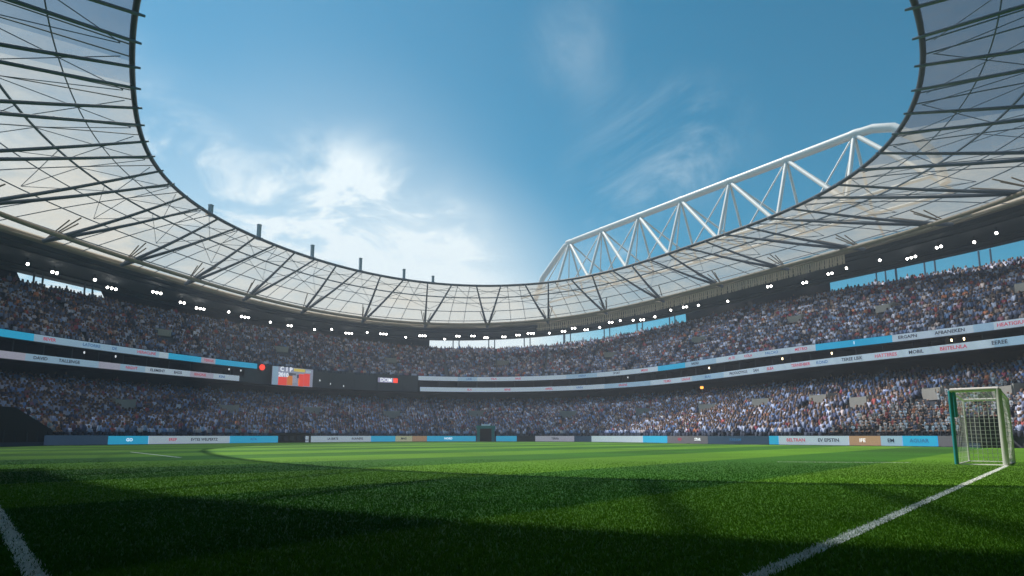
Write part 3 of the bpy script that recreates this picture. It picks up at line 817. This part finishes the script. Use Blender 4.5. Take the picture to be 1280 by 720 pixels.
# teal kiosk at the pitch edge
p = R(93.3); c = at_r(board_r(p) + .4, p, 0)
k = thing('kiosk', 'small teal kiosk with dark opening between the boards at centre', 'kiosk', c); k.rotation_euler = (0, 0, p - pi / 2)
mb = MB()
for s in (-1, 1): mb.box((s * 1.25, .6, 1.15), (.5, 1.6, 2.3))
mb.box((0, .6, 2.45), (3.3, 1.9, .5)); part(mb, 'frame', M['teal'], k)
mb = MB(); mb.box((0, .9, 1.1), (1.98, 1.0, 2.19)); part(mb, 'opening', M['black'], k)
mb = MB(); mb.box((0, -.35, 2.8), (1.5, .08, .18)); part(mb, 'lamp_bar', LED['pale'], k)
# dark dugout between boards
p = R(139.2); c = at_r(board_r(p) + .2, p, 0)
k = thing('dugout', 'low dark dugout with seats between the left boards', 'dugout', c); k.rotation_euler = (0, 0, p - pi / 2)
mb = MB(); mb.box((0, 1.2, .6), (6.2, .1, 1.2)); mb.box((0, .62, 1.25), (6.2, 1.3, .08), 0, 0, -.15)
for s in (-1, 1): mb.box((s * 3.1, .7, .62), (.08, 1.1, 1.2))
part(mb, 'shell', M['housing'], k)
for i in range(6):
    mb = MB(); mb.box((-2.5 + i, .5, .35), (.6, .5, .1)); mb.box((-2.5 + i, .78, .65), (.6, .1, .6), 0, 0, .15); part(mb, 'seat', M['navy' if i % 3 else 'gap_wall'], k)
# black slanted tunnel covers at either end
def tunnel(deg, wd, h0, h1, dp, label, slope):
    p = R(deg); c = at_r(board_r(p) - .5, p, 0)
    k = thing('tunnel_cover', label, 'tunnel', c); k.rotation_euler = (0, 0, p - pi / 2)
    mb = MB(); x0, x1 = -wd / 2, wd / 2
    zt = (h0, h0, h1) if slope else (h0, h0, h0)
    xs = (x0, x0 + wd * .25, x1)
    vs = [(x, y, z) for y in (0, dp) for x, z in list(zip(xs, zt)) + [(x1, 0), (x0, 0)]]
    mb.add(vs, [(4, 3, 2, 1, 0), (5, 6, 7, 8, 9), (0, 1, 6, 5), (1, 2, 7, 6), (2, 3, 8, 7), (4, 0, 5, 9)]); part(mb, 'canopy', M['black'], k)
    mb = MB(); mb.box((0, -.05, .18), (wd, .1, .36)); part(mb, 'kickboard', M['navy'], k)
    for q in range(5):
        mb = MB(); mb.tube([(x0 + wd * (q + .5) / 5, -.04, .37), (x0 + wd * (q + .5) / 5, -.04, zt[1] * .4)], .04, 5); part(mb, 'hoop', M['rim'], k)
tunnel(186.6, 7.6, 3.5, 1.5, 4.0, 'black sloping tunnel cover at the far left edge of the pitch', True)
tunnel(-16.2, 3.7, 2.5, 2.5, 1.6, 'black tunnel cover seen through the goal net', False)

# ------------------------------------------------------------------ roof
roof = thing('stadium_roof', 'translucent ring roof on dark steel ribs above the stands', 'roof', (CX, CY, EYE + 21))
def rp(t_, ph, dz=0.):
    """point on the roof sheet: t 0 at the inner rim, 1 at the outer ring"""
    r = rad('inner', ph) * (1 - t_) + rad('outer', ph) * t_
    z = hgt('inner', ph) * (1 - t_) + hgt('outer', ph) * t_ + 1.0 * sin(pi * t_) * .5
    return (CX + r * math.cos(ph), CY + r * math.sin(ph), float(z) + dz)
NB = 64
def fa(i): return 2 * pi * i / NB
ts = [0, .15, .3, .45, .6, .75, .9, 1.0]
ph_ = [fa(i / 4) for i in range(NB * 4)]
# translucent sheet on three sides; an unseen opaque deck is added overhead to shade the near turf
def sheet_part(name, a0, a1, m_, t0=0., t1=1.):
    qs = [R(a0) + R(a1 - a0) * i / 300 for i in range(301)]
    mb = MB(); mb.sheet([[rp(t_, p, .25 * abs(sin(p * NB / 2)) * sin(pi * t_)) for p in qs] for t_ in [t0 + (t1 - t0) * q / 7 for q in range(8)]])
    mb.build(name, m_, roof, True)
sheet_part('membrane', -5.625, 213.75, M['membrane'])
sheet_part('shade_tinted_panel', 213.75, 219.375, M['half_shade_tinted'])  # corner dimming is carried by the panel colour from here on
sheet_part('shade_tinted_panel', 219.375, 234, M['smoked'])
sheet_part('shade_tinted_panel', -16.875, -5.625, M['half_shade_tinted'])
sheet_part('shade_tinted_panel', -52, -16.875, M['smoked'])
sheet_part('shade_tinted_panel', 234, 308, M['half_shade_tinted'], 0, .17)  # unseen strip, added to soften the deck's shade edge on the turf
sheet_part('added_shade_deck', 234, 308, M['gap_wall'], .17, 1)  # opaque sector out of view, added to darken the foreground grass
mb = MB(); mb.tube([rp(0, p, -.1) for p in ph_], .21, 8, 0, True); mb.build('inner_ring', M['rim'], roof, True)
mb = MB(); mb.tube([rp(1, p, -.1) for p in ph_], .45, 8, 0, True); mb.build('outer_ring', M['steel_tan'], roof, True)
mb = MB(); mb.tube([rp(.72, p, -2.1) for p in ph_], .28, 8, 0, True); mb.build('lower_ring', M['steel_tan'], roof, True)
mb = MB(); mb.tube([rp(.27, p, -.35) for p in ph_], .11, 6, 0, True); mb.build('ring_cable', M['steel'], roof)
mb = MB(); mb.tube([rp(.58, p, -.6) for p in ph_], .07, 6, 0, True); mb.build('ring_cable', M['steel'], roof)
for i in range(NB):
    # pairs of ribs spring from one node on the lower ring and part towards the rim
    node = rp(.88, fa(2 * (i // 2) + .5), -1.5)
    tip = fa(2 * (i // 2) + (0.02 if i % 2 == 0 else .98))
    mb = MB(); A = Vector(node); pts = []; rr = []
    for s in (0, .2, .4, .6, .8, 1.0):
        B_ = Vector(rp(.0, tip, -.35)); q = A.lerp(B_, s)
        q.z += -.25 * sin(pi * s); pts.append(q); rr.append(.27 - .14 * s)
    dv = (pts[-1] - pts[-2]).normalized(); pts.append(pts[-1] + dv * .55); rr.append(.09)
    mb.tube(pts, rr, 6); mb.build('rib', M['steel'], roof, True)
for k_ in range(NB // 2):
    p0 = fa(2 * k_ + .5); node = rp(.88, p0, -1.5)
    mb = MB()
    for dt, dp, dz_ in ((1.0, -.45, -.2), (1.0, .45, -.2), (.60, -.26, -.55), (.60, .26, -.55), (.70, -.12, -.1), (.70, .12, -.1)):
        mb.tube([node, rp(dt, p0 + dp * 2 * pi / NB, dz_)], .085, 5)
    mb.build('strut_fan', M['steel_tan'], roof)
    mb = MB()
    a_, b_ = fa(2 * k_ - .25), fa(2 * k_ + 1.25)
    for (t0, q0, t1, q1) in ((.02, a_, .27, b_), (.27, a_, .02, b_), (.27, a_, .58, p0), (.27, b_, .58, p0), (.27, b_, .02, fa(2 * k_ + 1.75)), (.58, p0, .27, fa(2 * k_ + 2.2))):
        mb.tube([rp(t0, q0, -.25), rp(t1, q1, -.3)], .035, 4)
    mb.build('brace_cable', M['steel'], roof)
for i in range(NB):
    p = fa(i + .26) if i % 2 else fa(i - .26)
    mb = MB(); mb.tube([rp(q / 6, p, -.12 - .12 * sin(pi * q / 6)) for q in range(7)], .055, 5); mb.build('purlin', M['steel'], roof)
for t_, r_ in ((.13, .05), (.42, .06), (.85, .08)):
    mb = MB(); mb.tube([rp(t_, p, -.22) for p in ph_], r_, 5, 0, True); mb.build('ring_cable', M['steel'], roof)
# dark soffit below the outer ring
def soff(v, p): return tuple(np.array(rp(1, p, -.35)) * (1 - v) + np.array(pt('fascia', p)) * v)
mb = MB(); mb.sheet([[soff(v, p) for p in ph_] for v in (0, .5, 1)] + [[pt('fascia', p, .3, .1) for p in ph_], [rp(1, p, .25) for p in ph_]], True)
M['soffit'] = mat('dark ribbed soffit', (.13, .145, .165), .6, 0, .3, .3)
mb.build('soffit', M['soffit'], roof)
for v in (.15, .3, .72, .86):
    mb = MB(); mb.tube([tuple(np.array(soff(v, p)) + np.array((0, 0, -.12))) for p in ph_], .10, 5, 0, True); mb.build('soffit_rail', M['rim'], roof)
# sand coloured baluster row on the right hand ring
mb = MB(); n_ = 150
for i in range(n_):
    p = R(30) + R(54) * i / n_
    q = rp(1, p, -.5); mb.tube([q, (q[0] * 1.0 + random.uniform(-.12, .12), q[1], q[2] - 1.5)], .16, 4)
for dz in (-.55, -1.5): mb.tube([rp(1, R(30) + R(54) * i / 60, dz) for i in range(61)], .10, 5)
mb.build('baluster_row', M['baluster'], roof)
# posts from the stand crest up to the soffit
for a in list(range(4, 34, 5)) + [60, 66, 72, 79, 86, 92, 98] + [158, 164, 171, 178]:
    for d_ in (-.5, .5):
        p = R(a + d_); mb = MB()
        mb.tube([at_r(upper_rb(p) + .15, p, float(upper_z1(p)) + .3), at_r(float(upper_rb(p)) + .15, p, float(hgt('fascia', p)) + .9)], .13, 6); mb.build('post', M['steel'], roof)

# floodlights hung under the soffit
FL = [(167.4, 1), (163.9, 2), (159.2, 1), (156.0, 3), (150.4, 3), (145.5, 2), (142.2, 3), (137.7, 1), (134.6, 3), (130.1, 1), (126.7, 2), (122.4, 1), (119.6, 1), (116.5, 3), (113.5, 1), (110.7, 3), (106.8, 1), (104.0, 3),
      (100.1, 1), (97.9, 2), (95.3, 2), (93.0, 2), (89.9, 2), (87.4, 2), (85.1, 3), (81.8, 1), (79.2, 2), (77.3, 2), (75.1, 2), (72.6, 1), (70.4, 2), (68.6, 1), (66.3, 1), (64.7, 2), (62.3, 1), (59.1, 1), (56.5, 2), (54.2, 1), (49.3, 1), (42.0, 2), (37.1, 2), (33.2, 2), (30.8, 1), (26.5, 1), (23.3, 3), (19.7, 2), (16.4, 1), (13.7, 1), (171.4, 2), (10.3, 2)]
protos = {}
def lamp_cluster(n, loc):
    root = thing('floodlight', '', 'floodlight', loc)
    mb = MB(); mb.box((0, 0, .34), (.12, .55 * n + .2, .12)); mb.box((.0, 0, .62), (.10, .10, .5)); part(mb, 'bracket', M['housing'], root)
    for i in range(n):
        y = (i - (n - 1) / 2) * .62
        mb = MB(); mb.tube([(.22, y, .10), (.05, y, .05), (-.08, y, 0)], [.10, .18, .235], 8); part(mb, 'housing', M['housing'], root)
        mb = MB(); mb.tube([(-.082, y, 0), (-.14, y, -.02)], [.205, .15], 8); part(mb, 'lens', M['lens'], root)
    return root
words = {1: 'single lit white floodlight', 2: 'pair of lit white floodlights', 3: 'row of three lit white floodlights'}
for a, n in FL:
    p = R(a); v = .5 + .12 * sin(a * 7.3); q = soff(v, p); loc = (q[0], q[1], q[2] - .8)
    if n not in protos: o = protos[n] = lamp_cluster(n, loc)
    else: o = copy_tree(protos[n], loc)
    o.location = loc; o.rotation_euler = (0, 0, p)
    where = 'on the dark soffit of the left roof' if a > 103 else ('on the dark soffit over the far stand' if a > 73 else 'on the dark soffit of the right roof')
    tag(o, f'{words[n]} {where}', 'floodlight', 'floodlights along the dark roof soffit')

# short masts standing on the roof behind the rim
for i, (x_, hh) in enumerate(((263, 1.6), (323, 2.5), (390, 2.6), (450, 2.8), (505, 2.3), (541, 1.6))):
    best = min((abs(px_of(rp(.03, R(a / 10)))[0] - x_), a / 10) for a in range(900, 1750))[1]
    q = rp(.03, R(best), .1)
    mb = MB(); hh *= .8; mb.box((0, 0, hh / 2), (.42, .42, hh)); mb.box((0, 0, hh + .05), (.5, .5, .1)); mb.box((0, 0, .1), (.8, .8, .2))
    o = mb.build('roof_mast', M['mast']); o.location = q; o.rotation_euler = (0, 0, R(best))
    tag(o, ['stubby grey mast on the roof rim, farthest left', 'tall grey mast, second from the left on the roof rim', 'tall grey mast, third from the left on the roof rim', 'tallest grey mast, fourth from the left on the roof rim', 'slim grey mast, second from the right on the roof rim', 'small grey mast on the roof rim nearest the centre'][i], 'mast', 'short masts along the left roof rim')

# ------------------------------------------------------------------ white truss behind the roof
tr = thing('arch_truss', 'large white tubular steel truss rising behind the right hand roof', 'truss', (35, 119, 0))
A0 = Vector((14.4, 147, 0)); U = Vector((.5936, -.8047, 0)); NN = Vector((.8047, .5936, 0))
ZT_, ZB_ = EYE + 48, EYE + 35.7
pan = 11.4
def tp(s, z, off=0): return A0 + U * s + NN * off + Vector((0, 0, z))
top = [tp(-14, ZB_), tp(-10.7, ZT_ - 6.9), tp(-5, ZT_ - 2.9), tp(-1.5, ZT_ - .6)] + [tp(pan * i + (1.5 if i == 0 else 0), ZT_) for i in range(0, 7)] + [tp(71.2, ZT_ - .2), tp(74, ZT_ - 1.2), tp(76.9, ZT_ - 4.0), tp(79.2, ZT_ - 8), tp(80, ZB_)]
mb = MB(); mb.tube(top, .72, 12); mb.build('top_chord', M['white_steel'], tr, True)
for off in (-4.5, 4.5):
    mb = MB(); mb.tube([tp(-14, ZB_, off)] + [tp(pan * i, ZB_, off) for i in range(0, 8)], .26, 8); mb.build('bottom_chord', M['white_steel'], tr, True)
for i in range(7):
    a = tp(pan * i, ZT_)
    for off in (-4.5, 4.5):
        mb = MB(); mb.tube([a, tp(pan * i + (.0), ZB_, off)], .34 if off < 0 else .24, 8); mb.build('upright', M['white_steel'], tr, True)
        mb = MB(); mb.tube([a, tp(pan * (i + 1), ZB_, off)], .36 if off < 0 else .22, 8); mb.build('diagonal', M['white_steel'], tr, True)
        mb = MB(); mb.tube([a, tp(pan * (i - .5), ZB_, off)], .15, 6); mb.build('diagonal', M['white_steel'], tr, True)
    mb = MB()
    for d_ in ((-.9, 0), (.9, 0)): pass
    mb.tube([tuple(a + U * -.9), tuple(a), tuple(a + U * .9)], [.70, .78, .70], 12); mb.build('node', M['white_steel'], tr, True)
    mb = MB(); mb.tube([tp(pan * i, ZB_, -4.5), tp(pan * i, ZB_, 4.5)], .2, 6); mb.build('cross_tie', M['white_steel'], tr)
for s_, off in ((-14, 10), (68.5, 11)):
    mb = MB(); mb.tube([tp(s_, ZB_, 4.5), tp(s_, 30, off), tp(s_, 0, off)], .17, 8); mb.build('leg', M['steel'], tr, True)

# ------------------------------------------------------------------ goal
ga = Vector((15.69, 19.61, 0)); e1 = Vector((-.738, .6745, 0)).normalized(); e2 = Vector((GD[0], GD[1], 0)).normalized()
WG, DG, HG = 1.28, 3.3, 2.44
goal = thing('goal', 'white box goal with one teal post and white net at the right edge', 'goal', tuple(ga))
gb, gc, gd = ga + e1 * WG, ga + e2 * DG, ga + e1 * WG + e2 * DG
up = Vector((0, 0, 1))
def gp(nm, pts, r, m_, n=10):
    mb = MB(); mb.tube(pts, r, n); return mb.build(nm, M[m_], goal, True)
gp('post', [ga, ga + up * HG], .085, 'cream')
gp('post', [gb, gb + up * (HG - .55), gb + up * HG], .06, 'teal')
gp('post_sleeve', [gb - e1 * .10 + up * 1.55, gb - e1 * .10 + up * (HG + .02)], .06, 'teal')
gp('crossbar', [ga + up * HG, gb + up * HG], .075, 'cream')
gp('crossbar', [gc + up * (HG - .18), gd + up * (HG - .18)], .05, 'cream')
gp('side_bar', [ga + up * HG, gc + up * (HG - .18)], .05, 'cream')
gp('side_bar', [gb + up * HG, gd + up * (HG - .18)], .04, 'cream')
gp('rear_post', [gc, gc + up * (HG - .18)], .055, 'cream')
gp('rear_post', [gd, gd + up * (HG - .18)], .03, 'cream')
gp('ground_bar', [ga, gb], .03, 'cream'); gp('ground_bar', [ga, gc], .035, 'cream'); gp('ground_bar', [gb, gd], .03, 'cream'); gp('ground_bar', [gc, gd], .03, 'cream')
def net(a, b_, ha, hb, nx, nz, r=.008, sag=.05, nm='net'):
    mb = MB(); d = b_ - a; nrm = d.normalized().cross(up)
    P_ = lambda u, v: a + d * u + up * ((ha * (1 - u) + hb * u) * v + .02) + nrm * sag * sin(pi * u) * sin(pi * v) + up * (-.03 * sin(pi * u) * v)
    for i in range(nx + 1): mb.tube([P_(i / nx, j / 10) for j in range(11)], r, 4)
    for j in range(nz + 1): mb.tube([P_(i / 10, j / nz) for i in range(11)], r, 4)
    mb.build(nm, M['net'], goal)
net(gd, gc, HG - .18, HG - .18, 9, 16, .009)
net(gb, gd, HG, HG - .18, 9, 13, .0045)
net(ga, gc, HG, HG - .18, 15, 16, .0075, .10)
mb = MB()
for i in range(13):
    u = i / 12; mb.tube([ga.lerp(gc, u) + up * (HG - .18 * u), gb.lerp(gd, u) + up * (HG - .18 * u)], .007, 4)
for i in range(8):
    u = i / 7; mb.tube([ga.lerp(gb, u) + up * HG, gc.lerp(gd, u) + up * (HG - .18)], .007, 4)
mb.build('roof_net', M['net'], goal)

# ------------------------------------------------------------------ haze in the bowl
mb = MB(); mb.box((0, 62, 35), (330, 330, 72)); hz_o = None
m = bpy.data.materials.new('haze'); m.use_nodes = True; t = m.node_tree; t.nodes.clear()
pv = N(t, 'ShaderNodeVolumePrincipled', inputs={'Color': (.78, .87, 1.0, 1), 'Density': .0015, 'Anisotropy': .25})
o_ = N(t, 'ShaderNodeOutputMaterial'); t.links.new(pv.outputs[0], o_.inputs['Volume'])
tag(mb.build('haze', m), kind='stuff')
